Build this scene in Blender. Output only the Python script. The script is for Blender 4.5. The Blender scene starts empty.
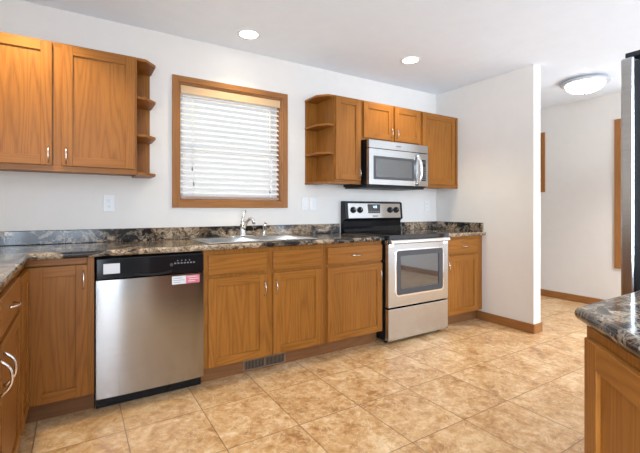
import bpy, bmesh, math, random
from mathutils import Vector, Matrix
random.seed(7)
SC = bpy.context.scene
COL = SC.collection

# ------------------------------------------------------------------ camera
cam_d = bpy.data.cameras.new('camera')
cam = bpy.data.objects.new('camera', cam_d)
COL.objects.link(cam)
cam.location = (-0.088, -3.1646, 1.1556)
cam.rotation_euler = (math.pi / 2, 0, -0.5596)
cam_d.sensor_width = 36
cam_d.lens = 388.4457 * 36 / 640
cam_d.shift_y = -(226.5 - 209.5848) / 640
cam_d.clip_start = 0.02
SC.camera = cam

# ------------------------------------------------------------------ world, daylight, exposure
world = bpy.data.worlds.new('sky')
SC.world = world
world.use_nodes = True
wn = world.node_tree.nodes
wn['Background'].inputs[0].default_value = (0.95, 0.97, 1.0, 1)
wn['Background'].inputs[1].default_value = 0.45

def area(name, loc, rot, sx, sy, power, color=(1, 1, 1), shape='RECTANGLE'):
    d = bpy.data.lights.new(name, 'AREA')
    d.shape = shape
    d.size = sx
    if shape == 'RECTANGLE':
        d.size_y = sy
    d.energy = power
    d.color = color
    o = bpy.data.objects.new(name, d)
    o.location = loc
    o.rotation_euler = rot
    COL.objects.link(o)
    return o

HP = math.pi / 2
XW_ = -0.945                                                             # inner face of the left wall
DAY = (0.76, 0.90, 1.07)
# unseen openings added to light the room, then daylight of east and kitchen windows
area('added_light_patio', (-0.285, -6.02, 1.05), (HP + .1, 0, 0), 1.1, 2.0, 34, DAY)
area('added_light_dining', (3.5, -6.02, 1.35), (HP + .06, 0, 0), 2.0, 1.5, 90, DAY)
area('added_light_west', (XW_ - .02, -4.75, 1.35), (HP + .08, 0, -HP), 2.1, 1.7, 140, DAY)
area('daylight_east', (5.24, -1.97, 1.34), (HP, 0, HP), 1.5, 1.6, 8, DAY)
area('daylight_kitchen', (1.04, 0.45, 1.75), (HP, 0, math.pi), 1.2, 1.2, 5, (1.0, .97, .93))

VS = SC.view_settings
SC.display_settings.display_device = 'sRGB'
VS.view_transform = 'Standard'
VS.look = 'None'
VS.gamma = 1
VS.exposure = 0.90
VS.use_curve_mapping = False

# ------------------------------------------------------------------ materials
def new_mat(name):
    m = bpy.data.materials.new(name)
    m.use_nodes = True
    nt = m.node_tree
    return m, nt, nt.nodes['Principled BSDF']

def N(nt, kind, **kw):
    n = nt.nodes.new(kind)
    for k, v in kw.items():
        setattr(n, k, v)
    return n

def math_(nt, op, a, b=None, c=None):
    n = N(nt, 'ShaderNodeMath', operation=op)
    for i, v in enumerate((a, b, c)):
        if v is None:
            continue
        if isinstance(v, (int, float)):
            n.inputs[i].default_value = v
        else:
            nt.links.new(v, n.inputs[i])
    return n.outputs[0]

def ramp(nt, fac, stops, interp='LINEAR'):
    n = N(nt, 'ShaderNodeValToRGB')
    n.color_ramp.interpolation = interp
    e = n.color_ramp.elements
    while len(e) < len(stops):
        e.new(0.5)
    for el, (p, c) in zip(e, stops):
        el.position = p
        el.color = (c[0], c[1], c[2], 1)
    nt.links.new(fac, n.inputs[0])
    return n.outputs[0]

def noise(nt, vec, scale, detail=2, rough=0.5, dist=0.0):
    n = N(nt, 'ShaderNodeTexNoise')
    n.inputs['Scale'].default_value = scale
    n.inputs['Detail'].default_value = detail
    n.inputs['Roughness'].default_value = rough
    n.inputs['Distortion'].default_value = dist
    nt.links.new(vec, n.inputs['Vector'])
    return n.outputs[0]

def combine(nt, x, y, z):
    n = N(nt, 'ShaderNodeCombineXYZ')
    for i, v in enumerate((x, y, z)):
        if isinstance(v, (int, float)):
            n.inputs[i].default_value = v
        else:
            nt.links.new(v, n.inputs[i])
    return n.outputs[0]

def mix(nt, fac, a, b, mode='MIX'):
    n = N(nt, 'ShaderNodeMix', data_type='RGBA', blend_type=mode)
    for sock, v in ((n.inputs[0], fac), (n.inputs[6], a), (n.inputs[7], b)):
        if isinstance(v, (int, float)):
            sock.default_value = v
        elif isinstance(v, tuple):
            sock.default_value = (v[0], v[1], v[2], 1)
        else:
            nt.links.new(v, sock)
    return n.outputs[2]

def plain(name, col, rough=0.5, metal=0.0, spec=0.5, bump=0.0, bscale=300, coat=0.0):
    m, nt, b = new_mat(name)
    tc = N(nt, 'ShaderNodeTexCoord').outputs['Object']
    nz = noise(nt, tc, 9, 3)
    c = mix(nt, nz, tuple(v * 0.97 for v in col), tuple(min(1, v * 1.03) for v in col))
    nt.links.new(c, b.inputs['Base Color'])
    b.inputs['Roughness'].default_value = rough
    b.inputs['Metallic'].default_value = metal
    b.inputs['Specular IOR Level'].default_value = spec
    b.inputs['Coat Weight'].default_value = coat
    if bump:
        bn = N(nt, 'ShaderNodeBump')
        bn.inputs['Strength'].default_value = bump
        bn.inputs['Distance'].default_value = 0.002
        nt.links.new(noise(nt, tc, bscale, 3), bn.inputs['Height'])
        nt.links.new(bn.outputs[0], b.inputs['Normal'])
    return m

def glow(name, col, strength):
    m, nt, b = new_mat(name)
    b.inputs['Base Color'].default_value = (0.9, 0.9, 0.9, 1)
    b.inputs['Emission Color'].default_value = (*col, 1)
    b.inputs['Emission Strength'].default_value = strength
    return m

def oak(name, horizontal, light, dark):
    m, nt, b = new_mat(name)
    tc = N(nt, 'ShaderNodeTexCoord').outputs['Object']
    sp = N(nt, 'ShaderNodeSeparateXYZ')
    nt.links.new(tc, sp.inputs[0])
    rnd = N(nt, 'ShaderNodeObjectInfo').outputs['Random']
    flat = math_(nt, 'ADD', sp.outputs[0], math_(nt, 'MULTIPLY', sp.outputs[1], 0.83))
    a, l = (sp.outputs[2], flat) if horizontal else (flat, sp.outputs[2])
    off = math_(nt, 'MULTIPLY', rnd, 37.0)
    a = math_(nt, 'ADD', a, off)
    big = noise(nt, combine(nt, math_(nt, 'MULTIPLY', a, 7.0), math_(nt, 'MULTIPLY', l, 0.42), off), 1.0, 1.5, 0.45)
    rings = math_(nt, 'PINGPONG', math_(nt, 'MULTIPLY', big, 38.0), 1.0)
    rings = math_(nt, 'POWER', rings, 1.8)
    pores = noise(nt, combine(nt, math_(nt, 'MULTIPLY', a, 190), math_(nt, 'MULTIPLY', l, 7), 0.0), 1.0, 3, 0.6)
    tone = noise(nt, combine(nt, math_(nt, 'MULTIPLY', a, 7), math_(nt, 'MULTIPLY', l, 0.8), off), 1.0, 2)
    f = math_(nt, 'ADD', math_(nt, 'MULTIPLY', rings, 0.24),
              math_(nt, 'ADD', math_(nt, 'MULTIPLY', pores, 0.55), math_(nt, 'MULTIPLY', tone, 0.3)))
    c = ramp(nt, f, [(0.22, light), (0.62, tuple((x + y) / 2 for x, y in zip(light, dark))), (0.98, dark)])
    nt.links.new(c, b.inputs['Base Color'])
    b.inputs['Roughness'].default_value = 0.42
    b.inputs['Specular IOR Level'].default_value = 0.2
    b.inputs['Coat Weight'].default_value = 0.06
    b.inputs['Coat Roughness'].default_value = 0.22
    return m

OL, OD = (0.345, 0.132, 0.021), (0.125, 0.036, 0.0045)
M = {}
M['oak_v'] = oak('oak_vertical_grain', False, OL, OD)
M['oak_h'] = oak('oak_horizontal_grain', True, OL, OD)
M['trim_v'] = oak('oak_trim_vertical', False, (0.37, 0.160, 0.050), (0.22, 0.082, 0.022))
M['trim_h'] = oak('oak_trim_horizontal', True, (0.37, 0.160, 0.050), (0.22, 0.082, 0.022))
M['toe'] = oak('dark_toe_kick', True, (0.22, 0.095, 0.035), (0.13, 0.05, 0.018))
M['wall'] = plain('greige_wall_paint', (0.73, 0.683, 0.63), 0.75, bump=0.08, bscale=120)
M['dim_taupe'] = plain('added_taupe_dimming', (0.13, 0.105, 0.085), 0.75)  # unseen south wall darkened to dim what the steel reflects
M['dim_floor'] = plain('added_taupe_floor', (0.17, 0.145, 0.125), 0.95, bump=0.5, bscale=400)
M['ceiling'] = plain('white_ceiling_paint', (0.84, 0.89, 0.95), 0.85, bump=0.1, bscale=90)
M['white'] = plain('white_plastic', (0.74, 0.73, 0.71), 0.35)
M['slat'] = plain('white_blind_slat', (0.86, 0.85, 0.83), 0.45)
M['vinyl'] = plain('white_vinyl_sash', (0.82, 0.82, 0.82), 0.4)
M['valance'] = plain('pale_wood_valance', (0.60, 0.40, 0.22), 0.45)
M['rail'] = plain('tan_wood_rail', (0.40, 0.235, 0.145), 0.45)
M['black'] = plain('black_enamel', (0.008, 0.008, 0.009), 0.1, spec=0.3)
M['glassblack'] = plain('black_ceramic_glass', (0.010, 0.010, 0.011), 0.05, spec=0.6)
M['blackmat'] = plain('black_plastic', (0.010, 0.010, 0.011), 0.5, spec=0.3)
M['dark'] = plain('dark_grey_plastic', (0.05, 0.05, 0.055), 0.4)
M['chrome'] = plain('polished_chrome', (0.80, 0.80, 0.80), 0.12, metal=1)
M['nickel'] = plain('satin_nickel', (0.72, 0.69, 0.65), 0.24, metal=1)
M['sinksteel'] = plain('sink_steel', (0.52, 0.495, 0.46), 0.28, metal=1)
M['satinwhite'] = plain('pale_grey_metal', (0.52, 0.53, 0.55), 0.4, metal=0.3)
M['vent'] = plain('brown_metal_grille', (0.20, 0.135, 0.085), 0.4, metal=0.3)
M['cord'] = plain('white_cord', (0.75, 0.74, 0.72), 0.7)
M['tassel'] = plain('grey_tassel', (0.20, 0.19, 0.18), 0.6)
M['pink'] = plain('pink_label', (0.58, 0.13, 0.16), 0.5)
M['paper'] = plain('white_label', (0.62, 0.61, 0.60), 0.5)
M['greyprint'] = plain('grey_print', (0.20, 0.20, 0.20), 0.5)
M['fridgeblack'] = plain('textured_black_fridge_side', (0.006, 0.006, 0.007), 0.6, spec=0.08, bump=0.2, bscale=500)
M['lamp'] = glow('warm_lamp_lens', (1.0, 0.93, 0.82), 9.0)
M['bowl'] = glow('frosted_lit_glass', (0.97, 0.98, 1.0), 4.2)
M['digits'] = glow('blue_display_digits', (0.35, 0.62, 1.0), 1.6)

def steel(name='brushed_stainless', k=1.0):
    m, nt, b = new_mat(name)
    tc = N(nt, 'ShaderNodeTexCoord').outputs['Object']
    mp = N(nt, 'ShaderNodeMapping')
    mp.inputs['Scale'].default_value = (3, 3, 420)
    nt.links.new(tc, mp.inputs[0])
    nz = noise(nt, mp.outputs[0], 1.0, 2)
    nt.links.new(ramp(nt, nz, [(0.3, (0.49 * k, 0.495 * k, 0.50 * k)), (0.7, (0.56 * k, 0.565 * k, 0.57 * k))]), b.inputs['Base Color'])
    b.inputs['Metallic'].default_value = 1
    b.inputs['Roughness'].default_value = 0.18
    b.inputs['Anisotropic'].default_value = 0.8
    b.inputs['Anisotropic Rotation'].default_value = 0.25
    t = N(nt, 'ShaderNodeVectorMath', operation='CROSS_PRODUCT')         # brushing runs level on every face
    nt.links.new(N(nt, 'ShaderNodeNewGeometry').outputs['Normal'], t.inputs[0])
    t.inputs[1].default_value = (0, 0, 1)
    nt.links.new(t.outputs[0], b.inputs['Tangent'])
    return m
M['steel'] = steel()
M['steel_dimmed'] = steel('brushed_stainless_dimmed', 0.72)  # darkened steel copy; the dishwasher's dim reflection is put into its colour

def pane():
    m, nt, b = new_mat('clear_window_glass')
    nt.nodes.remove(b)
    out = nt.nodes['Material Output']
    tr = N(nt, 'ShaderNodeBsdfTransparent')
    gl = N(nt, 'ShaderNodeBsdfGlossy')
    gl.inputs['Roughness'].default_value = 0.02
    fr = N(nt, 'ShaderNodeFresnel')
    mx = N(nt, 'ShaderNodeMixShader')
    nt.links.new(fr.outputs[0], mx.inputs[0])
    nt.links.new(tr.outputs[0], mx.inputs[1])
    nt.links.new(gl.outputs[0], mx.inputs[2])
    nt.links.new(mx.outputs[0], out.inputs[0])
    return m
M['pane'] = pane()

def oven_glass():
    m, nt, b = new_mat('dark_reflective_glass')
    b.inputs['Base Color'].default_value = (0.035, 0.036, 0.036, 1)
    b.inputs['Roughness'].default_value = 0.04
    b.inputs['IOR'].default_value = 2.1
    return m
M['ovenglass'] = oven_glass()

def marble():
    m, nt, b = new_mat('dark_marble_laminate')
    tc = N(nt, 'ShaderNodeTexCoord').outputs['Object']
    add = N(nt, 'ShaderNodeVectorMath', operation='MULTIPLY_ADD')
    wn_ = N(nt, 'ShaderNodeTexNoise')
    wn_.inputs['Scale'].default_value = 5.0
    wn_.inputs['Detail'].default_value = 4
    nt.links.new(tc, wn_.inputs['Vector'])
    nt.links.new(wn_.outputs['Color'], add.inputs[0])
    add.inputs[1].default_value = (0.30, 0.30, 0.30)
    nt.links.new(tc, add.inputs[2])
    mp = N(nt, 'ShaderNodeMapping')
    mp.inputs['Scale'].default_value = (3.0, 7.0, 7.0)
    mp.inputs['Rotation'].default_value = (0.2, 0.35, 0.45)
    nt.links.new(add.outputs[0], mp.inputs[0])
    v = mp.outputs[0]
    region = noise(nt, v, 0.75, 3, 0.55)
    def ridge(scale, width, detail=5):
        n = noise(nt, v, scale, detail, 0.62, 0.7)
        return ramp(nt, math_(nt, 'ABSOLUTE', math_(nt, 'SUBTRACT', n, 0.5)), [(0.0, (1, 1, 1)), (width, (0, 0, 0))])
    dark = mix(nt, noise(nt, v, 2.6, 5, 0.6), (0.004, 0.004, 0.005), (0.026, 0.022, 0.020))
    body = ramp(nt, noise(nt, v, 3.0, 7, 0.7, 0.8), [(0.38, (0.012, 0.009, 0.008)), (0.47, (0.20, 0.115, 0.055)), (0.53, (0.045, 0.030, 0.020)), (0.60, (0.48, 0.35, 0.22)), (0.70, (0.17, 0.11, 0.07))])
    rg_ = ramp(nt, region, [(0.49, (0, 0, 0)), (0.56, (1, 1, 1))])
    c = mix(nt, rg_, dark, body)
    c = mix(nt, math_(nt, 'MULTIPLY', ridge(1.3, 0.03), 0.5), c, (0.55, 0.43, 0.30))
    c = mix(nt, math_(nt, 'MULTIPLY', math_(nt, 'MULTIPLY', ridge(4.6, 0.04), rg_), 0.6), c, (0.60, 0.48, 0.35))
    nt.links.new(c, b.inputs['Base Color'])
    b.inputs['Roughness'].default_value = 0.12
    b.inputs['Specular IOR Level'].default_value = 0.42
    return m
M['marble'] = marble()

def tiles():
    m, nt, b = new_mat('tan_stone_floor_tile')
    tc = N(nt, 'ShaderNodeTexCoord').outputs['Object']
    sp = N(nt, 'ShaderNodeSeparateXYZ')
    nt.links.new(tc, sp.inputs[0])
    def cell(s, o, pitch):
        t = math_(nt, 'DIVIDE', math_(nt, 'SUBTRACT', s, o), pitch)
        fl = math_(nt, 'FLOOR', t)
        d = math_(nt, 'MULTIPLY', math_(nt, 'PINGPONG', t, 0.5), pitch)   # distance to the nearest joint
        return fl, d
    fx, dx = cell(sp.outputs[0], 0.128, 0.398)
    fy, dy = cell(sp.outputs[1], -1.340, 0.435)
    d = math_(nt, 'MINIMUM', dx, dy)
    joint = ramp(nt, d, [(0.0020, (1, 1, 1)), (0.0038, (0, 0, 0))])
    wh = N(nt, 'ShaderNodeTexWhiteNoise', noise_dimensions='2D')
    nt.links.new(combine(nt, fx, fy, 0.0), wh.inputs['Vector'])
    sh = N(nt, 'ShaderNodeVectorMath', operation='MULTIPLY_ADD')
    nt.links.new(wh.outputs['Color'], sh.inputs[0])
    sh.inputs[1].default_value = (9, 9, 9)
    nt.links.new(tc, sh.inputs[2])
    cloud = noise(nt, sh.outputs[0], 4.5, 5, 0.62, 0.8)
    mot = noise(nt, sh.outputs[0], 22, 5, 0.68, 0.5)
    f = math_(nt, 'ADD', math_(nt, 'MULTIPLY', cloud, 0.50), math_(nt, 'MULTIPLY', mot, 0.50))
    c = ramp(nt, f, [(0.36, (0.33, 0.155, 0.056)), (0.45, (0.50, 0.275, 0.112)), (0.53, (0.61, 0.375, 0.178)), (0.64, (0.75, 0.545, 0.33))])
    sc_ = math_(nt, 'ABSOLUTE', math_(nt, 'SUBTRACT', noise(nt, sh.outputs[0], 8, 4, 0.6, 1.5), 0.5))
    c = mix(nt, math_(nt, 'MULTIPLY', ramp(nt, sc_, [(0.0, (1, 1, 1)), (0.02, (0, 0, 0))]), 0.45), c, (0.78, 0.64, 0.46))
    c = mix(nt, math_(nt, 'MULTIPLY', joint, 0.9), c, (0.12, 0.065, 0.030))
    nt.links.new(c, b.inputs['Base Color'])
    nt.links.new(ramp(nt, mot, [(0.3, (0.30, 0.30, 0.30)), (0.7, (0.46, 0.46, 0.46))]), b.inputs['Roughness'])
    bn = N(nt, 'ShaderNodeBump')
    bn.inputs['Strength'].default_value = 0.25
    bn.inputs['Distance'].default_value = 0.003
    nt.links.new(math_(nt, 'SUBTRACT', f, joint), bn.inputs['Height'])
    nt.links.new(bn.outputs[0], b.inputs['Normal'])
    return m
M['tiles'] = tiles()

# ------------------------------------------------------------------ mesh helpers
ORG = {}

class MB:
    """collects shapes given in world coordinates; build() links them as ONE object"""
    def __init__(self):
        self.bm = bmesh.new()

    def faces(self, pts, idx, mat=0):
        v = [self.bm.verts.new(p) for p in pts]
        for f in idx:
            fc = self.bm.faces.new([v[i] for i in f])
            fc.material_index = mat

    def box(self, x0, x1, y0, y1, z0, z1, mat=0):
        x0, x1 = sorted((x0, x1)); y0, y1 = sorted((y0, y1)); z0, z1 = sorted((z0, z1))
        p = [(x, y, z) for z in (z0, z1) for (x, y) in ((x0, y0), (x1, y0), (x1, y1), (x0, y1))]
        self.faces(p, [(3, 2, 1, 0), (4, 5, 6, 7), (0, 1, 5, 4), (1, 2, 6, 5), (2, 3, 7, 6), (3, 0, 4, 7)], mat)

    def fbox(self, F, u0, u1, v0, v1, w0, w1, mat=0):
        O, U, W = F
        p = [O + U * u + Vector((0, 0, v)) + W * w for w in (w0, w1) for (u, v) in ((u0, v0), (u1, v0), (u1, v1), (u0, v1))]
        self.faces(p, [(3, 2, 1, 0), (4, 5, 6, 7), (0, 1, 5, 4), (1, 2, 6, 5), (2, 3, 7, 6), (3, 0, 4, 7)], mat)
        return self

    def prism(self, poly, z0, z1, mat=0):
        n = len(poly)
        p = [(x, y, z0) for x, y in poly] + [(x, y, z1) for x, y in poly]
        self.faces(p, [tuple(range(n - 1, -1, -1)), tuple(range(n, 2 * n))] + [(i, (i + 1) % n, n + (i + 1) % n, n + i) for i in range(n)], mat)

    def extrude(self, prof, a, b, mat=0):
        """profile = list of 3D offsets, swept from a to b"""
        a, b = Vector(a), Vector(b)
        n = len(prof)
        p = [a + Vector(q) for q in prof] + [b + Vector(q) for q in prof]
        self.faces(p, [tuple(range(n - 1, -1, -1)), tuple(range(n, 2 * n))] + [(i, (i + 1) % n, n + (i + 1) % n, n + i) for i in range(n)], mat)

    def tube(self, pts, r, seg=10, mat=0, radii=None):
        pts = [Vector(p) for p in pts]
        rings = []
        up = None
        for i, p in enumerate(pts):
            t = (pts[min(i + 1, len(pts) - 1)] - pts[max(i - 1, 0)]).normalized()
            if up is None:
                up = Vector((0, 0, 1)) if abs(t.z) < 0.9 else Vector((1, 0, 0))
            s = t.cross(up).normalized()
            up = s.cross(t).normalized()
            rr = radii[i] if radii else r
            rings.append([self.bm.verts.new(p + (s * math.cos(k * 2 * math.pi / seg) + up * math.sin(k * 2 * math.pi / seg)) * rr) for k in range(seg)])
        for A, Bq in zip(rings, rings[1:]):
            for k in range(seg):
                f = self.bm.faces.new((A[k], A[(k + 1) % seg], Bq[(k + 1) % seg], Bq[k]))
                f.material_index = mat
                f.smooth = True
        for rg, rev in ((rings[0], True), (rings[-1], False)):
            f = self.bm.faces.new(rg[::-1] if rev else rg)
            f.material_index = mat

    def lathe(self, c, prof, axis='z', seg=32, mat=0):
        """prof = [(radius, height)...] about an axis through c"""
        c = Vector(c)
        ax = {'z': (Vector((1, 0, 0)), Vector((0, 1, 0)), Vector((0, 0, 1))),
              'y': (Vector((1, 0, 0)), Vector((0, 0, 1)), Vector((0, -1, 0)))}[axis]
        rings = []
        for r, h in prof:
            if r < 1e-6:
                rings.append([self.bm.verts.new(c + ax[2] * h)])
            else:
                rings.append([self.bm.verts.new(c + ax[2] * h + (ax[0] * math.cos(k * 2 * math.pi / seg) + ax[1] * math.sin(k * 2 * math.pi / seg)) * r) for k in range(seg)])
        for A, Bq in zip(rings, rings[1:]):
            for k in range(seg):
                a = [A[k], A[(k + 1) % seg]] if len(A) > 1 else [A[0]]
                bq = [Bq[(k + 1) % seg], Bq[k]] if len(Bq) > 1 else [Bq[0]]
                if len(a) + len(bq) > 2:
                    f = self.bm.faces.new(a + bq)
                    f.material_index = mat
                    f.smooth = True

    def build(self, name, mats, parent=None, bevel=0.0, seg=2, origin=None, label=None):
        if isinstance(mats, str):
            mats = [mats]
        bmesh.ops.recalc_face_normals(self.bm, faces=self.bm.faces)
        org = Vector(ORG[parent.name]) if parent else Vector(origin or (0, 0, 0))
        bmesh.ops.translate(self.bm, verts=self.bm.verts, vec=-org)
        me = bpy.data.meshes.new(name)
        self.bm.to_mesh(me)
        self.bm.free()
        for k in mats:
            me.materials.append(M[k])
        o = bpy.data.objects.new(name, me)
        COL.objects.link(o)
        if parent:
            o.parent = parent
        else:
            o.location = org
        ORG[o.name] = tuple(org)
        if bevel:
            b = o.modifiers.new('bevel', 'BEVEL')
            b.width = bevel
            b.segments = seg
            b.limit_method = 'ANGLE'
            b.angle_limit = math.radians(40)
        if label:
            o['label'] = label
        return o

def thing(name, label, cat, loc, group=None):
    o = bpy.data.objects.new(name, None)
    o.empty_display_size = 0.1
    COL.objects.link(o)
    o.location = loc
    ORG[o.name] = tuple(loc)
    o['label'] = label
    o['category'] = cat
    if group:
        o['group'] = group
    return o

def tag(o, label, cat, group=None):
    o['label'] = label
    o['category'] = cat
    if group:
        o['group'] = group
    return o

def struct(o):
    o['kind'] = 'structure'
    return o

def bx(name, mats, parent, *b, bevel=0.0, label=None):
    m = MB()
    m.box(*b)
    return m.build(name, mats, parent, bevel, label=label)

# ------------------------------------------------------------------ the room
H = 2.5115
XW, XE, YS, XP = -0.945, 5.22, -6.0, 3.520
def wall_holes_y(name, x0, x1, y0, y1, holes, mat='wall'):
    """wall in a y slab, holes = (x0,x1,z0,z1) sorted by x"""
    m = MB()
    x = x0
    for a, b, c, d in holes:
        m.box(x, a, y0, y1, 0, H)
        if c > 0:
            m.box(a, b, y0, y1, 0, c)
        m.box(a, b, y0, y1, d, H)
        x = b
    m.box(x, x1, y0, y1, 0, H)
    return struct(m.build(name, mat))

WX0, WX1, WZ0, WZ1 = 0.585, 1.492, 1.218, 2.156          # kitchen window opening
wall_holes_y('wall_back', XW - 0.12, XP + 0.118, 0, 0.14, [(WX0, WX1, WZ0, WZ1)])
YH = 1.6
m = MB(); m.box(XP, XE + 0.14, YH, YH + 0.12, 0, H); struct(m.build('wall_hall', 'wall'))
m = MB(); m.box(XP, XP + 0.118, 0.14, YH, 0, H); struct(m.build('wall_side', 'wall'))
wall_holes_y('wall_front', XW - 0.12, XE + 0.12, YS - 0.14, YS, [(-0.85, 0.28, 0.0, 2.08), (2.5, 4.5, 0.6, 2.1)], 'dim_taupe')  # unseen wall, with openings added for the light
m = MB()
m.box(XW - 0.12, XW, YS, -5.85, 0, H); m.box(XW - 0.12, XW, -3.65, 0, 0, H)
m.box(XW - 0.12, XW, -5.85, -3.65, 0, 0.45); m.box(XW - 0.12, XW, -5.85, -3.65, 2.25, H)  # opening added for the west light, out of view
struct(m.build('wall_left', 'wall'))
m = MB()                                                  # far wall of the hall with two windows
E2 = (-0.306, 0.70, 1.448, 2.13)
E3 = (-2.75, -1.225, 0.545, 2.13)
y = YH
for (a, b, c, d) in (E2, E3):
    m.box(XE, XE + 0.14, b, y, 0, H)
    m.box(XE, XE + 0.14, a, b, 0, c)
    m.box(XE, XE + 0.14, a, b, d, H)
    y = a
m.box(XE, XE + 0.14, YS, y, 0, H)
struct(m.build('wall_far', 'wall'))
YP = -1.155
m = MB(); m.box(XP, XP + 0.118, YP, 0, 0, H); struct(m.build('wall_right', 'wall', bevel=0.004))
m = MB(); m.box(1.66, 2.75, -3.50, -3.38, 0, H); struct(m.build('wall_fridge', 'wall', bevel=0.004))
m = MB(); m.box(XW - 0.12, XE + 0.14, -3.70, YH + 0.14, -0.08, 0); struct(m.build('floor', 'tiles'))
m = MB(); m.box(XW - 0.12, XE + 0.14, YS - 0.14, -3.70, -0.08, 0.004); struct(m.build('floor_dim_added', 'dim_floor'))  # unseen dark floor added to lower reflections and bounce
# ceiling with round cut-outs is not needed: the downlight trims sit on it
m = MB(); m.box(XW - 0.12, XE + 0.14, YS - 0.14, YH + 0.14, H, H + 0.1); struct(m.build('ceiling', 'ceiling'))

# oak baseboards
def baseboard(name, runs):
    m = MB()
    for r in runs:
        m.box(*r, 0.0, 0.088)
        x0, x1, y0, y1 = r
    return struct(m.build(name, 'trim_h', bevel=0.006))
baseboard('baseboard_right', [(XP - 0.013, XP, YP - 0.013, -0.55), (XP, XP + 0.118, YP - 0.013, YP), (XP + 0.118, XP + 0.131, YP - 0.013, YH)])
baseboard('baseboard_far', [(XE - 0.013, XE, YS, YH)])
baseboard('baseboard_hall', [(XP + 0.131, XE - 0.013, YH - 0.013, YH)])

# windows: oak casing, jamb, sash and panes
def casing_y(parent, x0, x1, z0, z1, cw):
    m = MB()
    m.box(x0 - cw, x0, -0.018, 0, z0 - cw, z1 + cw)
    m.box(x1, x1 + cw, -0.018, 0, z0 - cw, z1 + cw)
    m.box(x0, x1, -0.018, 0, z1, z1 + cw, 1)
    m.box(x0, x1, -0.018, 0, z0 - cw, z0, 1)
    m.build('casing', ['trim_v', 'trim_h'], parent, 0.003)
    m = MB()
    t = 0.016
    m.box(x0, x0 + t, 0, 0.085, z0, z1)
    m.box(x1 - t, x1, 0, 0.085, z0, z1)
    m.box(x0 + t, x1 - t, 0, 0.085, z1 - t, z1, 1)
    m.box(x0 + t, x1 - t, 0, 0.085, z0, z0 + t, 1)
    m.build('jamb', ['trim_v', 'trim_h'], parent)
w1 = bpy.data.objects.new('window_1', None); COL.objects.link(w1); w1.location = (1.04, 0, WZ0); ORG['window_1'] = tuple(w1.location); struct(w1)
casing_y(w1, WX0, WX1, WZ0, WZ1, 0.047)
def sash_y(parent, x0, x1, z0, z1, y):
    m = MB(); s = 0.045
    m.box(x0, x0 + s, y, y + 0.03, z0, z1); m.box(x1 - s, x1, y, y + 0.03, z0, z1)
    m.box(x0 + s, x1 - s, y, y + 0.03, z0, z0 + s); m.box(x0 + s, x1 - s, y, y + 0.03, z1 - s, z1)
    o = m.build('sash', 'vinyl', parent, 0.003)
    bx('pane', 'pane', o, x0 + s, x1 - s, y + 0.013, y + 0.017, z0 + s, z1 - s)
zm = 1.665
sash_y(w1, WX0 + .016, WX1 - .016, WZ0 + .016, zm + .02, 0.09)
sash_y(w1, WX0 + .016, WX1 - .016, zm - .02, WZ1 - .016, 0.121)

def window_x(name, hole, cw):
    a, b, c, d = hole
    w = bpy.data.objects.new(name, None); COL.objects.link(w); w.location = (XE, b, c); ORG[name] = tuple(w.location); struct(w)
    m = MB()
    m.box(XE - 0.018, XE, a - cw, a, c - cw, d + cw); m.box(XE - 0.018, XE, b, b + cw, c - cw, d + cw)
    m.box(XE - 0.018, XE, a, b, d, d + cw, 1); m.box(XE - 0.018, XE, a, b, c - cw, c, 1)
    m.build('casing', ['trim_v', 'trim_h'], w, 0.003)
    m = MB(); s = 0.05
    m.box(XE + .09, XE + .12, a, a + s, c, d); m.box(XE + .09, XE + .12, b - s, b, c, d)
    m.box(XE + .09, XE + .12, a + s, b - s, c, c + s); m.box(XE + .09, XE + .12, a + s, b - s, d - s, d)
    m.box(XE + .09, XE + .12, a + s, b - s, (c + d) / 2 - .025, (c + d) / 2 + .025)
    o = m.build('sash', 'vinyl', w, 0.003)
    bx('pane', 'pane', o, XE + .103, XE + .107, a + s, b - s, c + s, d - s)
window_x('window_2', E2, 0.058)
window_x('window_3', E3, 0.07)

# ------------------------------------------------------------------ blinds
bl = thing('window_blind', 'white slatted blind with pale wood valance in the oak window above the sink', 'blind', (1.04, 0.04, WZ0))
bx('valance', 'valance', bl, WX0 + .02, WX1 - .02, 0.002, 0.014, 2.074, 2.138, bevel=0.003, label='pale wood valance')
bx('headrail', 'white', bl, WX0 + .02, WX1 - .02, 0.018, 0.066, 2.090, 2.138)
TILT = math.radians(34)
zs = [2.056 - i * 0.0445 for i in range(18)]
for z in zs:
    m = MB()
    prof = []
    n = 6
    for k in range(n + 1):
        t = -0.024 + 0.048 * k / n
        prof.append((t, 0.0022 * (1 - (t / 0.024) ** 2) + 0.0014))
    for k in range(n, -1, -1):
        t = -0.024 + 0.048 * k / n
        prof.append((t, 0.0022 * (1 - (t / 0.024) ** 2) - 0.0014))
    pr = [(0, 0.042 + t * math.cos(TILT) - h * math.sin(TILT), z + t * math.sin(TILT) + h * math.cos(TILT)) for t, h in prof]
    m.extrude(pr, (WX0 + .024, 0, 0), (WX1 - .024, 0, 0))
    m.build('slat', 'slat', bl)
bx('bottom_rail', 'rail', bl, WX0 + .024, WX1 - .024, 0.022, 0.066, 1.240, 1.262, bevel=0.003, label='tan wooden bottom rail')
for x in (0.708, 1.372):
    m = MB()
    m.tube([(x, 0.016, 2.09), (x, 0.016, 1.26)], 0.0012, 6)
    m.tube([(x, 0.068, 2.09), (x, 0.068, 1.26)], 0.0012, 6)
    m.build('ladder_cord', 'cord', bl)
for x, zt in ((0.694, 1.497), (0.706, 1.377), (1.372, 1.331)):
    m = MB(); m.tube([(x, 0.006, 2.06), (x, 0.006, zt)], 0.0011, 6)
    c = m.build('pull_cord', 'cord', bl)
    m = MB(); m.lathe((x, 0.006, zt - .03), [(0, 0), (.006, .001), (.005, .02), (.002, .032), (0, .032)], seg=10)
    m.build('tassel', 'tassel', c)

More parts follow.
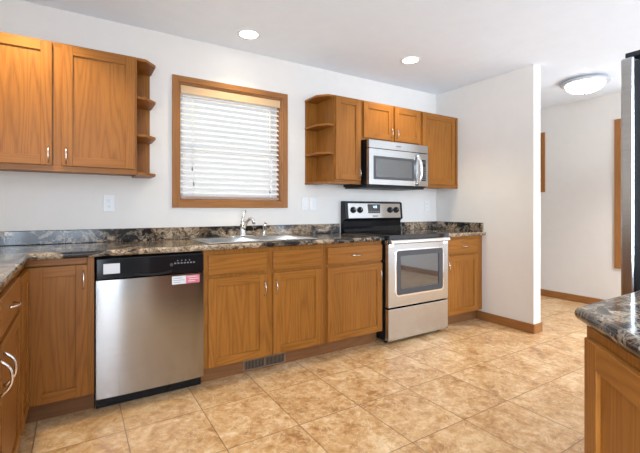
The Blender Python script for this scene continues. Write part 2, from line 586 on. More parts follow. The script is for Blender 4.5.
bl2 = thing('window_blind', 'white slatted blind in the tall oak-cased window beside the refrigerator', 'blind', (XE + .04, -1.98, E3[2]))
bx('headrail', 'white', bl2, XE + .01, XE + .07, E3[0] + .01, E3[1] - .01, 2.08, 2.125)
for i in range(36):
    z = 2.055 - i * 0.0415
    m = MB()
    pr = [(0.040 + t * math.cos(TILT) - h * math.sin(TILT), 0, z + t * math.sin(TILT) + h * math.cos(TILT)) for t, h in ((-.024, -.0015), (.024, -.0015), (.024, .0015), (-.024, .0015))]
    m.extrude(pr, (XE, E3[0] + .014, 0), (XE, E3[1] - .014, 0))
    m.build('slat', 'slat', bl2)
bx('bottom_rail', 'white', bl2, XE + .02, XE + .06, E3[0] + .014, E3[1] - .014, .555, .575)

# ------------------------------------------------------------------ cabinets
FN = (Vector((0, 0, 0)), Vector((1, 0, 0)), Vector((0, -1, 0)))          # fronts facing the room (-y)
def at(F, u, v, w):
    O, U, W = F
    return O + U * u + Vector((0, 0, v)) + W * w

def shaker(F, parent, u0, u1, v0, v1, w, name='door', st=0.056, th=0.019, label=None):
    m = MB()
    m.fbox(F, u0, u0 + st, v0, v1, w, w + th)
    m.fbox(F, u1 - st, u1, v0, v1, w, w + th)
    m.fbox(F, u0 + st, u1 - st, v1 - st, v1, w, w + th, 1)
    m.fbox(F, u0 + st, u1 - st, v0, v0 + st, w, w + th, 1)
    m.fbox(F, u0 + st - .004, u1 - st + .004, v0 + st - .004, v1 - st + .004, w + .002, w + th - .009)
    return m.build(name, ['oak_v', 'oak_h'], parent, 0.0018, label=label)

def slab(F, parent, u0, u1, v0, v1, w, name='drawer', th=0.019):
    m = MB()
    m.fbox(F, u0, u1, v0, v1, w, w + th)
    return m.build(name, ['oak_h'], parent, 0.004)

def pull(F, parent, u, v, w, L=0.1, vertical=True, proj=0.028, r=0.0037):
    pts = []
    for k in range(13):
        t = -1 + 2 * k / 12
        d = t * L / 2
        h = proj * (1 - abs(t) ** 2.6)
        pts.append(at(F, u, v + d, w + h) if vertical else at(F, u + d, v, w + h))
    m = MB()
    m.tube(pts, r, 8, radii=[r * (1.25 if k in (0, 12) else 1) for k in range(13)])
    return m.build('handle', 'nickel', parent, label='satin metal bow handle')

FD = 0.61                                                                # base cabinet depth
def base_body(F, parent, u0, u1, ztop=0.888, depth=FD, toe=0.112, front=0.612, holes=()):
    """box carcass whose front frame lies at w=front"""
    m = MB()
    m.fbox(F, u0, u1, toe, ztop, 0.004, front)
    o = m.build('carcass', 'oak_v', parent, 0.001)
    m = MB()
    m.fbox(F, u0, u1, 0.0, toe, 0.03, front - 0.066)
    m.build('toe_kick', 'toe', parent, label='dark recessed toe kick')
    return o

def hollow_base(F, parent, u0, u1, ztop=0.888, toe=0.112, front=0.612, low=0.70):
    """sink cabinet: open inside above z=low so that the bowls hang free"""
    m = MB()
    m.fbox(F, u0, u1, toe, low, 0.004, front)
    m.fbox(F, u0, u1, low, ztop, front - 0.018, front)
    m.fbox(F, u0, u0 + .016, low, ztop, 0.004, front - .018)
    m.fbox(F, u1 - .016, u1, low, ztop, 0.004, front - .018)
    m.build('carcass', 'oak_v', parent, 0.001)
    m = MB()
    m.fbox(F, u0, u1, 0.0, toe, 0.03, front - 0.066)
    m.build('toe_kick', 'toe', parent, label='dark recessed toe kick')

DW_ = 0.612                                                              # plane of the face frames
ZDB, ZDT, ZRB, ZRT = 0.118, 0.702, 0.724, 0.858
# corner cabinet with an L-shaped folding door
cc = thing('corner_cabinet', 'oak corner base cabinet with L-shaped folding door left of the dishwasher', 'cabinet', (-0.5, -0.3, 0))
XF = -0.320                                                              # face plane of the left run
m = MB()
m.prism([(XW + .005, -.005), (-.003, -.005), (-.003, -DW_), (-0.036, -DW_), (-0.036, -DW_ + .02), (XF - .02, -DW_ + .02), (XF - .02, -.932), (XF, -.932), (XF, -.965), (XW + .005, -.965)], 0.112, 0.888)
m.build('carcass', 'oak_v', cc, 0.001)
m = MB()
m.prism([(XW + .03, -.03), (-.003, -.03), (-.003, -.546), (-.335, -.546), (-.335, -.965), (XW + .03, -.965)], 0, 0.112)
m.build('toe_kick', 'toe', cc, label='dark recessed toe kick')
m = MB(); m.fbox(FN, -.335, -.04, .852, .888, DW_ - .019, DW_); m.box(XF - .019, XF, -.93, -.62, .852, .888)
m.build('top_rail', 'oak_h', cc, 0.001)
FL = (Vector((0, 0, 0)), Vector((0, 1, 0)), Vector((1, 0, 0)))           # fronts facing +x
d = shaker(FN, cc, -0.300, -0.036, ZDB, 0.848, DW_ + .002)
pull(FN, d, -0.056, 0.765, DW_ + .021)
shaker(FL, cc, -0.928, -0.636, ZDB, 0.848, XF + .002)

# left run: drawers over doors, running towards the camera
lc = thing('base_cabinet', 'oak base cabinet with drawers over doors along the left edge', 'cabinet', (-0.6, -1.5, 0))
m = MB()
m.box(XW + .005, XF, -2.06, -.967, .112, .888)
m.build('carcass', 'oak_v', lc, 0.001)
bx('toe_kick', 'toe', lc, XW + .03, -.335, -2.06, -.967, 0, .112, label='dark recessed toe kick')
for (a, b) in ((-1.503, -.992), (-2.035, -1.524)):
    dr = slab(FL, lc, a, b, ZRB, ZRT, XF + .001)
    pull(FL, dr, (a + b) / 2 - .03, (ZRB + ZRT) / 2, XF + .02, vertical=False)
    shd = shaker(FL, lc, a, b, ZDB, ZDT, XF + .001)
    pull(FL, shd, (a + .035) if b > -1.5 else (b - .035), .61, XF + .02, L=.115, proj=.034, r=.0048)

# sink base
sb = thing('sink_cabinet', 'oak sink base cabinet with two doors right of the dishwasher', 'cabinet', (1.08, -0.3, 0))
hollow_base(FN, sb, 0.611, 1.543)
for (a, b, hx) in ((0.640, 1.057, 1.036), (1.105, 1.514, 1.126)):
    slab(FN, sb, a, b, ZRB, ZRT, DW_ + .001, name='false_drawer')
    d = shaker(FN, sb, a, b, ZDB, ZDT, DW_ + .001)
    pull(FN, d, hx, 0.60, DW_ + .02)
# drawer base left of the range
db = thing('base_cabinet', 'oak single-door base cabinet with drawer left of the range', 'cabinet', (1.84, -0.3, 0))
base_body(FN, db, 1.545, 2.134)
dr = slab(FN, db, 1.571, 2.128, ZRB, ZRT, DW_ + .001)
pull(FN, dr, 1.85, .785, DW_ + .02, vertical=False)
d = shaker(FN, db, 1.571, 2.128, ZDB, ZDT, DW_ + .001)
pull(FN, d, 2.10, 0.60, DW_ + .02)
# right base
rb = thing('base_cabinet', 'narrow oak base cabinet with drawer between range and wall end', 'cabinet', (3.19, -0.3, 0))
base_body(FN, rb, 2.907, XP - .004)
dr = slab(FN, rb, 2.93, 3.42, ZRB, ZRT, DW_ + .001)
pull(FN, dr, 3.215, .79, DW_ + .02, vertical=False, L=.09)
d = shaker(FN, rb, 2.93, 3.42, ZDB, ZDT, DW_ + .001)
pull(FN, d, 2.962, 0.60, DW_ + .02)

# floor register let into the toe kick of the sink base
fv = thing('floor_vent', 'brown two-panel air register in the toe kick under the sink cabinet', 'vent', (1.08, -0.55, 0.01))
m = MB()
y0, y1 = -.5535, -.5465
m.box(.908, 1.243, y0, y1, .008, .018); m.box(.908, 1.243, y0, y1, .076, .086)
for a, b in ((.908, .922), (1.068, 1.083), (1.229, 1.243)):
    m.box(a, b, y0, y1, .018, .076)
m.build('frame', 'vent', fv, 0.001)
m = MB(); m.box(.922, 1.229, -.5478, -.5466, .018, .076); m.build('backing', 'blackmat', fv)
for a, b in ((.922, 1.068), (1.083, 1.229)):
    for k in range(13):
        x = a + (k + .7) * (b - a) / 13.4
        m = MB(); m.box(x - .0018, x + .0018, -.552, -.548, .018, .076); m.build('louver', 'vent', fv)

# ------------------------------------------------------------------ countertops
ZT, TH = 0.925, 0.036
def nose(m, a, b, out):
    """rounded front edge swept from a to b, bulging towards out"""
    r = TH / 2
    out = Vector(out)
    pr = []
    for k in range(9):
        t = -math.pi / 2 + math.pi * k / 8
        pr.append(out * (r * math.cos(t)) + Vector((0, 0, ZT - r + r * math.sin(t))))
    m.extrude(pr, a, b)

ct = thing('countertop', 'long L-shaped dark marbled countertop over dishwasher and sink cabinets', 'countertop', (0.6, -0.3, ZT - TH))
m = MB()
r = TH / 2
YF = -.66 + r
XLf = -.292 - r
SX0, SX1, SY0, SY1 = .672, 1.478, -.582, -.092
m.box(XLf, SX0, YF, -.003, ZT - TH, ZT); m.box(SX1, 2.131, YF, -.003, ZT - TH, ZT)
m.box(SX0, SX1, YF, SY0, ZT - TH, ZT); m.box(SX0, SX1, SY1, -.003, ZT - TH, ZT)
m.box(XW + .003, XLf, -2.08, -.003, ZT - TH, ZT)
nose(m, (XLf, YF, 0), (2.131, YF, 0), (0, -1, 0))
nose(m, (XLf, -2.08, 0), (XLf, YF, 0), (1, 0, 0))
m.build('slab', 'marble', ct)
m = MB()
m.box(XW + .003, 2.112, -.023, -.003, ZT, 1.018); m.box(XW + .003, XW + .023, -2.08, -.023, ZT, 1.018)
m.build('backsplash', 'marble', ct, 0.004)
c2 = thing('countertop', 'short dark marbled countertop in the corner right of the range', 'countertop', (3.19, -0.3, ZT - TH))
m = MB()
m.box(2.905, XP - .003, YF, -.003, ZT - TH, ZT)
nose(m, (2.905, YF, 0), (XP - .003, YF, 0), (0, -1, 0))
m.build('slab', 'marble', c2)
m = MB()
m.box(2.93, XP - .003, -.023, -.003, ZT, 1.018); m.box(XP - .023, XP - .003, -.63, -.023, ZT, 1.018)
m.build('backsplash', 'marble', c2, 0.004)

# peninsula on the right with a 45 degree end
K = Vector((.928, -2.697))
pen = thing('base_cabinet', 'oak peninsula base cabinet with angled front in the right foreground', 'cabinet', (1.2, -3.05, 0))
q = Vector((.913, -2.730))
m = MB()
def pen_poly(off):
    k = q + Vector((off * .414, -off))
    e = Vector((.62 + off, k.y - (k.x - .62 - off)))
    return [tuple(k), tuple(e), (.62 + off, -3.34), (1.68, -3.34), (1.68, k.y)]
m.prism(pen_poly(0), .112, .888)
m.build('carcass', 'oak_v', pen, 0.001)
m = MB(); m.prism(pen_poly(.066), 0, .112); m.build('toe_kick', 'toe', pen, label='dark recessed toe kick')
U45 = Vector((1, 1, 0)).normalized()
FP = (Vector((q.x, q.y, 0)), U45, Vector((-1, 1, 0)).normalized())
shaker(FP, pen, -.385, -.026, .118, .868, .001, th=.0145)
c3 = thing('countertop', 'dark marbled peninsula countertop with rounded edge in the right foreground', 'countertop', (1.2, -3.05, ZT - TH))
E_ = Vector((.60, K.y - (K.x - .60)))
m = MB()
def off_poly(o):
    k = K + Vector((o * .414, -o))
    e = Vector((.60 + o, k.y - (k.x - .60 - o)))
    return k, e
k, e = off_poly(r)
m.prism([tuple(k), tuple(e), (.60 + r, -3.36), (1.69, -3.36), (1.69, k.y)], ZT - TH, ZT)
# rounded rim swept around the corner in one strip
rows = []
for t in range(9):
    a = -math.pi / 2 + math.pi * t / 8
    o = r - r * math.cos(a)
    kk, ee = off_poly(o)
    z = ZT - r + r * math.sin(a)
    rows.append([(1.69, kk.y, z), (kk.x, kk.y, z), (ee.x, ee.y, z), (.60 + o, -3.36, z)])
vv = [[m.bm.verts.new(p) for p in rw] for rw in rows]
for A, Bq in zip(vv, vv[1:]):
    for i in range(3):
        f = m.bm.faces.new((A[i], A[i + 1], Bq[i + 1], Bq[i]))
        f.smooth = True
m.build('slab', 'marble', c3)

# ------------------------------------------------------------------ wall cabinets
ZU0, ZU1 = 1.389, 2.176
def wall_cab(label, u0, u1, z0, z1, doors, loc_u=None):
    t = thing('wall_cabinet', label, 'cabinet', ((u0 + u1) / 2, -.15, z0))
    m = MB()
    fr = .305
    m.fbox(FN, u0, u1, z0 + .012, z1, .003, fr - .019)                    # box
    s = .03
    m.fbox(FN, u0, u0 + s, z0, z1, fr - .019, fr); m.fbox(FN, u1 - s, u1, z0, z1, fr - .019, fr)
    m.fbox(FN, u0 + s, u1 - s, z1 - .03, z1, fr - .019, fr, 1); m.fbox(FN, u0 + s, u1 - s, z0, z0 + .04, fr - .019, fr, 1)
    if len(doors) == 2:
        mid = (doors[0][1] + doors[1][0]) / 2
        m.fbox(FN, mid - .03, mid + .03, z0 + .04, z1 - .03, fr - .019, fr)
    m.build('carcass', ['oak_v', 'oak_h'], t, 0.001)
    for (a, b, c, d_, hu, hz) in doors:
        dd = shaker(FN, t, a, b, c, d_, fr + .001)
        if hu is not None:
            pull(FN, dd, hu, hz, fr + .02, L=.095)
    return t
wall_cab('large two-door oak wall cabinet at the upper left', -.662, .254, ZU0, ZU1,
         [(-.622, -.214, 1.424, 2.163, -.232, 1.486), (-.164, .240, 1.424, 2.163, -.143, 1.486)])
wall_cab('narrow single-door oak wall cabinet left of the microwave', 1.850, 2.150, ZU0, ZU1,
         [(1.860, 2.138, 1.424, 2.163, 2.117, 1.49)])
wall_cab('short two-door oak wall cabinet directly above the microwave', 2.152, 2.934, 1.806, ZU1,
         [(2.173, 2.533, 1.828, 2.163, 2.511, 1.90), (2.559, 2.908, 1.828, 2.163, 2.583, 1.90)])
wall_cab('single-door oak wall cabinet in the corner right of the microwave', 2.935, XP - .003, ZU0, ZU1,
         [(2.946, 3.45, 1.424, 2.163, None, None)])

# open corner shelves at the cabinet ends
def end_shelf(label, xs, sgn):
    t = thing('end_shelf', label, 'shelf', (xs + sgn * .065, -.15, ZU0))
    bx('back_panel', 'oak_v', t, xs, xs + sgn * .122, -.003, -.012, ZU0, ZU1)
    for z in (ZU0, 1.648, 1.900, ZU1 - .018):
        m = MB()
        poly = [(xs + sgn * .001, -.0125), (xs + sgn * .131, -.0125), (xs + sgn * .131, -.215), (xs + sgn * .058, -.300), (xs + sgn * .001, -.305)]
        m.prism(poly, z, z + .018)
        m.build('shelf', 'oak_h', t, 0.002)
end_shelf('open oak end shelf beside the large upper left cabinet', .255, 1)
end_shelf('open oak end shelf between window and narrow wall cabinet', 1.849, -1)

# ------------------------------------------------------------------ dishwasher
dw = thing('dishwasher', 'stainless steel dishwasher with black control panel', 'dishwasher', (.302, -.3, 0))
bx('tub', 'blackmat', dw, .006, .606, -.60, -.03, .09, .876)
bx('toe_panel', 'black', dw, .006, .606, -.575, -.545, .004, .10)
m = MB()
n = 60
pr = []
for k in range(n + 1):                                                   # slightly bowed steel door
    t = k / n
    pr.append((.004 + .602 * t, -.640 - .010 * (1 - (2 * t - 1) ** 4)))
m.prism(pr + [(.606, -.605), (.004, -.605)], .082, .752)
m.build('door', 'steel_dimmed', dw, 0.0, label='brushed stainless steel door')
m = MB()
m.box(.004, .607, -.645, -.605, .756, .876)
cp = m.build('control_panel', 'black', dw, 0.006, label='glossy black control panel')
m = MB()                                                                  # curved pocket handle
pts = [(.20 + .21 * k / 10, -.6465, .776 - .012 * math.sin(math.pi * k / 10)) for k in range(11)]
m.tube(pts, .006, 8)
m.build('pocket_handle', 'blackmat', cp)
for k in range(7):
    m = MB(); m.box(.425 + k * .019, .436 + k * .019, -.6462, -.6445, .818, .826)
    m.build('button', 'greyprint', cp)
for k in range(4):
    m = MB(); m.lathe((.445 + k * .024, -.645, .838), [(0, .0015), (.004, .0012), (.004, 0)], 'y', 10)
    m.build('indicator', 'greyprint', cp)
m = MB(); m.lathe((.408, -.645, .815), [(0, .004), (.009, .003), (.010, 0)], 'y', 16); m.build('dial', 'dark', cp)
bx('sticker', 'paper', cp, .040, .124, -.6462, -.6452, .788, .846, label='white paper sticker')
es = bx('sticker', 'paper', dw, .410, .578, -.6515, -.6505, .692, .742, label='pink and white label')
bx('pink_patch', 'pink', es, .494, .578, -.6523, -.6516, .692, .742)
for k, (a, b) in enumerate(((.50, .565), (.51, .572), (.505, .55))):
    bx('print_line', 'paper', es, a, b, -.6526, -.6524, .730 - k * .013, .734 - k * .013)
for k, (a, b) in enumerate(((.418, .47), (.418, .484), (.418, .46))):
    bx('print_line', 'greyprint', es, a, b, -.6519, -.6516, .728 - k * .013, .731 - k * .013)

# ------------------------------------------------------------------ range
rg = thing('range', 'freestanding stainless steel electric range with black glass cooktop', 'range', (2.52, -.34, 0))
RX0, RX1 = 2.1426, 2.899
m = MB()
m.box(RX0 + .002, RX1 - .002, -.645, -.03, .035, .903)
m.build('body', 'black', rg, 0.002)
for x in (RX0 + .05, RX1 - .05):
    for y in (-.60, -.08):
        m = MB(); m.lathe((x, y, 0), [(0, 0), (.02, 0), (.02, .008), (.009, .012), (.009, .036), (0, .036)], seg=14); m.build('foot', 'blackmat', rg)
m = MB()
m.box(RX0, RX1, -.700, -.072, .898, .937)
ck = m.build('cooktop', 'glassblack', rg, 0.005, 3)
for (x, y, R) in ((2.33, -.52, .10), (2.72, -.52, .085), (2.33, -.25, .08), (2.72, -.25, .10)):
    m = MB(); m.lathe((x, y, .934), [(R, 0), (R, .0006), (R - .004, .0006), (R - .004, 0)], seg=40); m.build('burner_ring', 'dark', ck)
# backguard
m = MB()
prof = [(0, -.004, .904), (0, -.004, 1.240), (0, -.049, 1.240), (0, -.071, 1.228), (0, -.087, 1.062), (0, -.055, 1.045), (0, -.047, .985), (0, -.071, .938), (0, -.071, .904)]
m.extrude(prof, (RX0 - .010, 0, 0), (RX1 - .004, 0, 0))
bg = m.build('backguard', 'black', rg, 0.004)
def on_slope(z, out):
    t = (z - 1.062) / (1.226 - 1.062)
    return -.087 + t * .016 - out
m = MB()
za, zb = 1.070, 1.219
m.faces([(2.170, on_slope(za, 0), za), (2.862, on_slope(za, 0), za), (2.862, on_slope(zb, 0), zb), (2.170, on_slope(zb, 0), zb),
         (2.170, on_slope(za, .003), za), (2.862, on_slope(za, .003), za), (2.862, on_slope(zb, .003), zb), (2.170, on_slope(zb, .003), zb)],
        [(3, 2, 1, 0), (4, 5, 6, 7), (0, 1, 5, 4), (1, 2, 6, 5), (2, 3, 7, 6), (3, 0, 4, 7)])
pn = m.build('control_panel', 'steel', bg, 0.001, label='stainless control panel')
for x in (2.232, 2.316, 2.716, 2.802):
    z = 1.152
    m = MB()
    m.lathe((x, on_slope(z, .003), z), [(.031, 0), (.031, .006), (.024, .010), (.022, .024), (.017, .028), (0, .028)], 'y', 24)
    kb = m.build('knob', 'blackmat', rg, label='black control knob')
    bx('pointer', 'nickel', kb, x - .002, x + .002, on_slope(z, .0325), on_slope(z, .030), z, z + .016)
bx('display', 'glassblack', rg, 2.420, 2.578, on_slope(1.165, .008), on_slope(1.165, .001), 1.118, 1.210, bevel=.002, label='black clock display')
disp = [o for o in rg.children if o.name.startswith('display')][0]
segm = MB()
yd = on_slope(1.165, .0088)
def seg7(x, z, w, h, on):
    t = .0022
    S = {'a': (x, x + w, z + h - t, z + h), 'g': (x, x + w, z + h / 2 - t / 2, z + h / 2 + t / 2), 'd': (x, x + w, z, z + t),
         'f': (x, x + t, z + h / 2, z + h), 'b': (x + w - t, x + w, z + h / 2, z + h), 'e': (x, x + t, z, z + h / 2), 'c': (x + w - t, x + w, z, z + h / 2)}
    for s in on:
        a, b, c, d_ = S[s]
        segm.box(a, b, yd, yd + .0006, c, d_)
seg7(2.476, 1.172, .012, .022, 'bc'); seg7(2.500, 1.172, .012, .022, 'abged'); seg7(2.518, 1.172, .012, .022, 'abcdef')
segm.box(2.493, 2.496, yd, yd + .0006, 1.178, 1.181); segm.box(2.493, 2.496, yd, yd + .0006, 1.186, 1.189)
segm.build('clock_digits', 'digits', disp)
for k in range(6):
    bx('key', 'greyprint', disp, 2.434 + k * .023, 2.448 + k * .023, yd, yd + .0006, 1.130, 1.138)
bx('badge', 'dark', pn, 2.478, 2.545, on_slope(1.09, .0042), on_slope(1.09, .0028), 1.084, 1.094)
# oven door with framed window
ox0, ox1, oz0, oz1 = RX0 + .004, RX1 - .004, .320, .858
gx0, gx1, gz0, gz1 = 2.236, 2.818, .418, .800
m = MB()
m.box(ox0, gx0, -.688, -.648, oz0, oz1); m.box(gx1, ox1, -.688, -.648, oz0, oz1)
m.box(gx0, gx1, -.688, -.648, oz0, gz0); m.box(gx0, gx1, -.688, -.648, gz1, oz1)
od = m.build('oven_door', 'steel', rg, 0.0, label='stainless oven door')
def rrect(x0, x1, z0, z1, rad, n=5):
    pts = []
    for cx, cz, a0 in ((x1 - rad, z1 - rad, 0), (x0 + rad, z1 - rad, 90), (x0 + rad, z0 + rad, 180), (x1 - rad, z0 + rad, 270)):
        for k in range(n + 1):
            a = math.radians(a0 + 90 * k / n)
            pts.append((cx + rad * math.cos(a), cz + rad * math.sin(a)))
    return pts
def ring(m, o, i, ya, yb):
    n = len(o)
    A = [m.bm.verts.new((x, ya, z)) for x, z in o]; B_ = [m.bm.verts.new((x, ya, z)) for x, z in i]
    C_ = [m.bm.verts.new((x, yb, z)) for x, z in o]; D_ = [m.bm.verts.new((x, yb, z)) for x, z in i]
    for k in range(n):
        j = (k + 1) % n
        m.bm.faces.new((A[k], A[j], B_[j], B_[k])); m.bm.faces.new((C_[k], C_[j], D_[j], D_[k]))
        m.bm.faces.new((A[k], A[j], C_[j], C_[k])); m.bm.faces.new((B_[k], B_[j], D_[j], D_[k]))
m = MB(); ring(m, rrect(gx0 - .012, gx1 + .012, gz0 - .012, gz1 + .012, .034), rrect(gx0, gx1, gz0, gz1, .024), -.693, -.6875)
m.build('window_trim', 'chrome', od, label='bright window trim')
m = MB(); ring(m, rrect(gx0 - .001, gx1 + .001, gz0 - .001, gz1 + .001, .024), rrect(gx0 + .05, gx1 - .05, gz0 + .05, gz1 - .045, .012), -.690, -.684)
m.build('window_border', 'dark', od, label='dark grey window border')
bx('window_glass', 'ovenglass', od, gx0 + .002, gx1 - .002, -.6845, -.655, gz0 + .002, gz1 - .002, label='dark reflective oven glass')
m = MB()
pr = [(0, -.690, .864), (0, -.712, .862), (0, -.722, .869), (0, -.722, .889), (0, -.712, .896), (0, -.690, .894)]
m.extrude(pr, (ox0 + .004, 0, 0), (ox1 - .010, 0, 0))
m.box(ox0 + .02, ox0 + .05, -.704, -.686, .835, .89); m.box(ox1 - .05, ox1 - .02, -.704, -.686, .835, .89)
m.build('handle', 'chrome', od, 0.002, label='bright full-width handle')
bx('manifold', 'steel', rg, ox0, ox1, -.672, -.640, .862, .896)
bx('drawer', 'steel', rg, ox0, ox1, -.688, -.646, .036, .304, bevel=.003, label='stainless storage drawer')

# ------------------------------------------------------------------ microwave
mw = thing('microwave', 'stainless over-the-range microwave mounted above the range', 'microwave', (2.52, -.2, 1.38))
MX0, MX1 = 2.166, 2.933
bx('body', 'black', mw, MX0, MX1, -.372, -.005, 1.378, 1.802, bevel=.002)
bx('vent_grille', 'steel', mw, MX0, MX1, -.405, -.373, 1.722, 1.800, bevel=.004, label='stainless vent strip')
m = MB()
m.box(MX0 + .004, MX1 - .01, -.36, -.03, 1.362, 1.378)
bp_ = m.build('underside', 'blackmat', mw)
for x in (2.34, 2.72):
    bx('filter', 'dark', bp_, x - .13, x + .13, -.30, -.12, 1.359, 1.3625)
wx0, wx1, wz0, wz1 = 2.222, 2.735, 1.440, 1.648
dx1 = 2.772
m = MB()
m.box(MX0, wx0, -.408, -.373, 1.388, 1.716); m.box(wx1, dx1, -.408, -.373, 1.388, 1.716)
m.box(wx0, wx1, -.408, -.373, 1.388, wz0); m.box(wx0, wx1, -.408, -.373, wz1, 1.716)
md = m.build('door', 'steel', mw, label='stainless microwave door')
bx('window_glass', 'ovenglass', md, wx0, wx1, -.4055, -.376, wz0, wz1, label='dark reflective window')
m = MB()
ring(m, rrect(wx0 - .004, wx1 + .004, wz0 - .004, wz1 + .004, .008), rrect(wx0 + .022, wx1 - .022, wz0 + .02, wz1 - .02, .006), -.4095, -.404)
m.build('window_border', 'dark', md, label='dark window border')
pts = []
for k in range(15):
    t = -1 + 2 * k / 14
    pts.append((2.772 + .022 * (1 - t * t), -.410 - .042 * (1 - abs(t) ** 3), 1.548 + t * .150))
m = MB(); m.tube(pts, .012, 12, radii=[.012 + .003 * (1 - abs(-1 + 2 * k / 14)) for k in range(15)])
m.build('handle', 'chrome', md, label='bright bowed handle')
m = MB()
m.box(dx1 + .002, MX1, -.408, -.373, 1.388, 1.716)
pc = m.build('control_panel', 'steel', mw, 0.003, label='stainless control strip')
bx('keypad', 'glassblack', pc, 2.812, 2.896, -.4095, -.406, 1.442, 1.655, bevel=.001, label='black keypad')
kp = pc.children[0]
for r_ in range(6):
    for c_ in range(3):
        bx('key', 'greyprint', kp, 2.822 + c_ * .024, 2.838 + c_ * .024, -.4101, -.4096, 1.456 + r_ * .023, 1.464 + r_ * .023)
bx('clock', 'dark', kp, 2.826, 2.882, -.4101, -.4096, 1.612, 1.640)
bx('badge', 'greyprint', mw, 2.50, 2.56, -.4056, -.4048, 1.754, 1.766)

# ------------------------------------------------------------------ sink, faucet, sprayer
sk = thing('kitchen_sink', 'stainless double-bowl drop-in sink in the dark countertop', 'sink', (1.075, -.335, ZT))
m = MB()
X0, X1, Y0, Y1 = .652, 1.498, -.602, -.072
bowls = [(.690, 1.050), (1.100, 1.460)]
by0, by1 = -.565, -.165
zr = ZT + .0085
xs_ = [X0, bowls[0][0], bowls[0][1], bowls[1][0], bowls[1][1], X1]
for i in range(5):
    a, b = xs_[i], xs_[i + 1]
    if i in (1, 3):
        m.box(a, b, Y0, by0, ZT + .0005, zr); m.box(a, b, by1, Y1, ZT + .0005, zr)
    else:
        m.box(a, b, Y0, Y1, ZT + .0005, zr)
m.build('rim', 'sinksteel', sk, 0.003)
for (a, b) in bowls:
    m = MB()
    z0 = .752
    i0 = .02
    top = [(a, by0), (b, by0), (b, by1), (a, by1)]
    bot = [(a + i0, by0 + i0), (b - i0, by0 + i0), (b - i0, by1 - i0), (a + i0, by1 - i0)]
    t_ = [m.bm.verts.new((x, y, zr - .001)) for x, y in top]; b_ = [m.bm.verts.new((x, y, z0)) for x, y in bot]
    t2 = [m.bm.verts.new((x + (-.001 if x == a else .001), y + (-.001 if y == by0 else .001), zr - .001)) for x, y in top]
    b2 = [m.bm.verts.new((x, y, z0 - .002)) for x, y in bot]
    for k in range(4):
        j = (k + 1) % 4
        m.bm.faces.new((t_[k], t_[j], b_[j], b_[k])); m.bm.faces.new((t2[k], t2[j], b2[j], b2[k])); m.bm.faces.new((t_[k], t_[j], t2[j], t2[k]))
    m.bm.faces.new(b_); m.bm.faces.new(b2)
    bo = m.build('bowl', 'sinksteel', sk, 0.004)
    m = MB(); m.lathe(((a + b) / 2, -.36, z0), [(.045, .0), (.045, .003), (.034, .003), (.03, .001), (0, .001)], seg=24); m.build('drain', 'chrome', bo)

fc = thing('faucet', 'chrome single-lever kitchen faucet behind the sink below the window', 'faucet', (1.07, -.118, zr))
m = MB()
m.prism([(1.07 + .10 * math.cos(a) * (1 if abs(math.cos(a)) < .99 else 1), -.118 + .028 * math.sin(a)) for a in [2 * math.pi * k / 28 for k in range(28)]], zr, zr + .010)
m.build('base_plate', 'chrome', fc, 0.003)
m = MB(); m.lathe((1.07, -.118, zr + .009), [(.030, 0), (.028, .012), (.023, .02), (.022, .09), (.024, .10), (.020, .118), (0, .122)], seg=24)
m.build('body', 'chrome', fc)
m = MB()
pts = [(1.073, -.125, zr + .06), (1.078, -.150, zr + .098), (1.082, -.18, zr + .128), (1.087, -.215, zr + .146), (1.094, -.250, zr + .148), (1.099, -.272, zr + .134), (1.101, -.280, zr + .110)]
m.tube(pts, .012, 12, radii=[.017, .015, .013, .012, .0115, .0125, .014])
m.build('spout', 'chrome', fc)
m = MB()
m.tube([(1.067, -.116, zr + .118), (1.072, -.112, zr + .15), (1.085, -.104, zr + .185), (1.098, -.098, zr + .215)], .008, 10, radii=[.014, .009, .008, .0095])
m.build('lever', 'chrome', fc)
sp = thing('side_sprayer', 'small chrome side sprayer to the right of the faucet', 'sprayer', (1.262, -.112, zr))
m = MB(); m.lathe((1.262, -.112, zr), [(0, 0), (.022, 0), (.022, .008), (.015, .016), (.013, .03), (0, .03)], seg=18); m.build('holder', 'chrome', sp)
m = MB(); m.tube([(1.262, -.112, zr + .03), (1.262, -.112, zr + .06), (1.264, -.118, zr + .085), (1.268, -.132, zr + .105)], .012, 12, radii=[.010, .012, .015, .013]); m.build('spray_head', 'chrome', sp)

# ------------------------------------------------------------------ outlets and switches
def plate(name, label, cat, x, z, kind, group=None):
    t = thing(name, label, cat, (x, -.002, z), group)
    w, h = .0365, .059
    bx('plate', 'white', t, x - w, x + w, -.007, -.0005, z - h, z + h, bevel=.002)
    if kind == 'outlet':
        for dz in (-.021, .021):
            m = MB(); m.prism([(x + .017 * math.cos(a), 0) for a in (0,)] * 0 + [(x - .0165, -.0085), (x + .0165, -.0085), (x + .0165, -.0065), (x - .0165, -.0065)], z + dz - .014, z + dz + .014)
            rc = m.build('receptacle', 'white', t, 0.002)
            m = MB()
            for sx in (-.006, .006):
                m.box(x + sx - .001, x + sx + .001, -.0089, -.0084, z + dz - .002, z + dz + .006)
            m.box(x - .002, x + .002, -.0089, -.0084, z + dz - .010, z + dz - .006)
            m.build('slots', 'dark', rc)
    else:
        bx('rocker', 'white', t, x - .0165, x + .0165, -.0095, -.0065, z - .033, z + .033, bevel=.0015)
plate('outlet', 'white duplex outlet on the wall below the large left cabinet', 'outlet', .108, 1.200, 'outlet')
plate('outlet', 'white duplex outlet on the wall right of the range backguard', 'outlet', 3.358, 1.200, 'outlet')
plate('light_switch', 'left one of two white wall switches between window and range', 'switch', 1.726, 1.208, 'switch', 'white switches right of the window')
plate('light_switch', 'right one of two white wall switches, nearer the range', 'switch', 1.816, 1.208, 'switch', 'white switches right of the window')

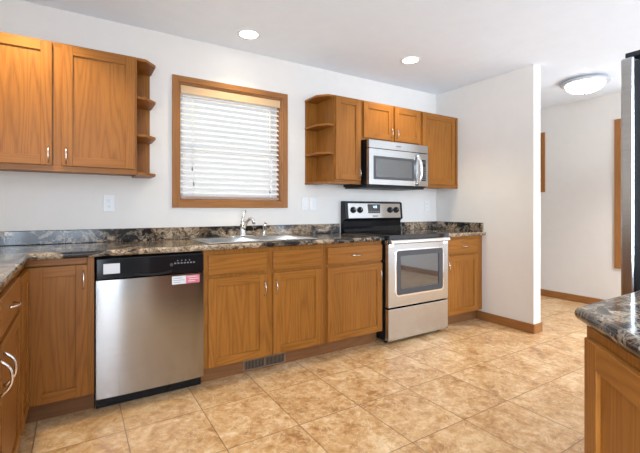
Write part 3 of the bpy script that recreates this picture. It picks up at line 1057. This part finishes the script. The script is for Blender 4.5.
# ------------------------------------------------------------------ refrigerator
fr = thing('refrigerator', 'black-sided refrigerator with stainless door at the right edge', 'refrigerator', (2.15, -2.95, 0))
bx('cabinet', 'fridgeblack', fr, 1.716, 2.62, -3.36, -2.572, .03, 1.735, bevel=.006)
bx('gasket', 'blackmat', fr, 1.724, 2.612, -2.5725, -2.548, .08, 1.728)
bx('door', 'steel', fr, 1.708, 2.165, -2.548, -2.502, .07, 1.742, bevel=.008, label='stainless refrigerator door')
bx('door', 'steel', fr, 2.170, 2.62, -2.548, -2.502, .07, 1.742, bevel=.008, label='stainless refrigerator door')
for x in (1.722, 2.55):
    bx('hinge_cover', 'blackmat', fr, x, x + .06, -2.66, -2.512, 1.744, 1.764, bevel=.005, label='black hinge cover')
bx('kick_grille', 'blackmat', fr, 1.73, 2.60, -2.60, -2.545, .004, .065)

# ------------------------------------------------------------------ lamps
def spot(loc, power, color=(1.0, .86, .56)):
    d = bpy.data.lights.new('downlight_bulb', 'SPOT')
    d.energy = power
    d.color = color
    d.spot_size = math.radians(118)
    d.spot_blend = .55
    d.shadow_soft_size = .05
    o = bpy.data.objects.new('downlight_bulb', d)
    o.location = loc
    COL.objects.link(o)

def downlight(label, x, y, power, color=(1.0, .86, .56)):
    t = thing('downlight', label, 'ceiling light', (x, y, H), 'recessed ceiling downlights')
    m = MB(); m.lathe((x, y, H), [(.088, -.0005), (.088, -.004), (.080, -.007), (.070, -.006), (.068, -.001)], seg=40)
    m.build('trim', 'white', t)
    m = MB(); m.lathe((x, y, H), [(.069, -.0035), (0, -.0045)], seg=32)
    m.build('lens', 'lamp', t, label='lit warm lens')
    spot((x, y, H - .014), power, color)
    return t
downlight('round recessed downlight in the ceiling in front of the window', 1.038, -.330, 14)
downlight('round recessed downlight in the ceiling in front of the microwave cabinets', 2.476, -.616, 27)
downlight('round recessed downlight in the ceiling above the upper left cabinet', -.36, -.64, 52)
downlight('added unseen downlight in the hall ceiling that brightens the far wall', 4.40, -2.40, 125, (.97, .98, 1.0))  # lamp added out of view to lift the far hall wall

fl = thing('flush_ceiling_light', 'round flush-mount ceiling light with frosted bowl in the hall', 'ceiling light', (4.42, -1.19, H))
FX, FY = 4.42, -1.19
m = MB(); m.lathe((FX, FY, H), [(.0, -.0005), (.186, -.0005), (.206, -.012), (.220, -.026), (.222, -.036), (.212, -.042), (.168, -.046)], seg=48)
m.build('rim', 'satinwhite', fl, label='pale grey metal rim')
m = MB()
m.lathe((FX, FY, H), [(.176, -.045)] + [(.176 * math.cos(a), -.045 - .092 * math.sin(a)) for a in [k * math.pi / 2 / 9 for k in range(1, 9)]] + [(0, -.138)], seg=48)
m.build('bowl', 'bowl', fl, label='lit frosted glass bowl')
m = MB(); m.lathe((FX, FY, H - .137), [(.012, 0), (.012, -.006), (.006, -.014), (0, -.016)], seg=14); m.build('finial', 'nickel', fl)
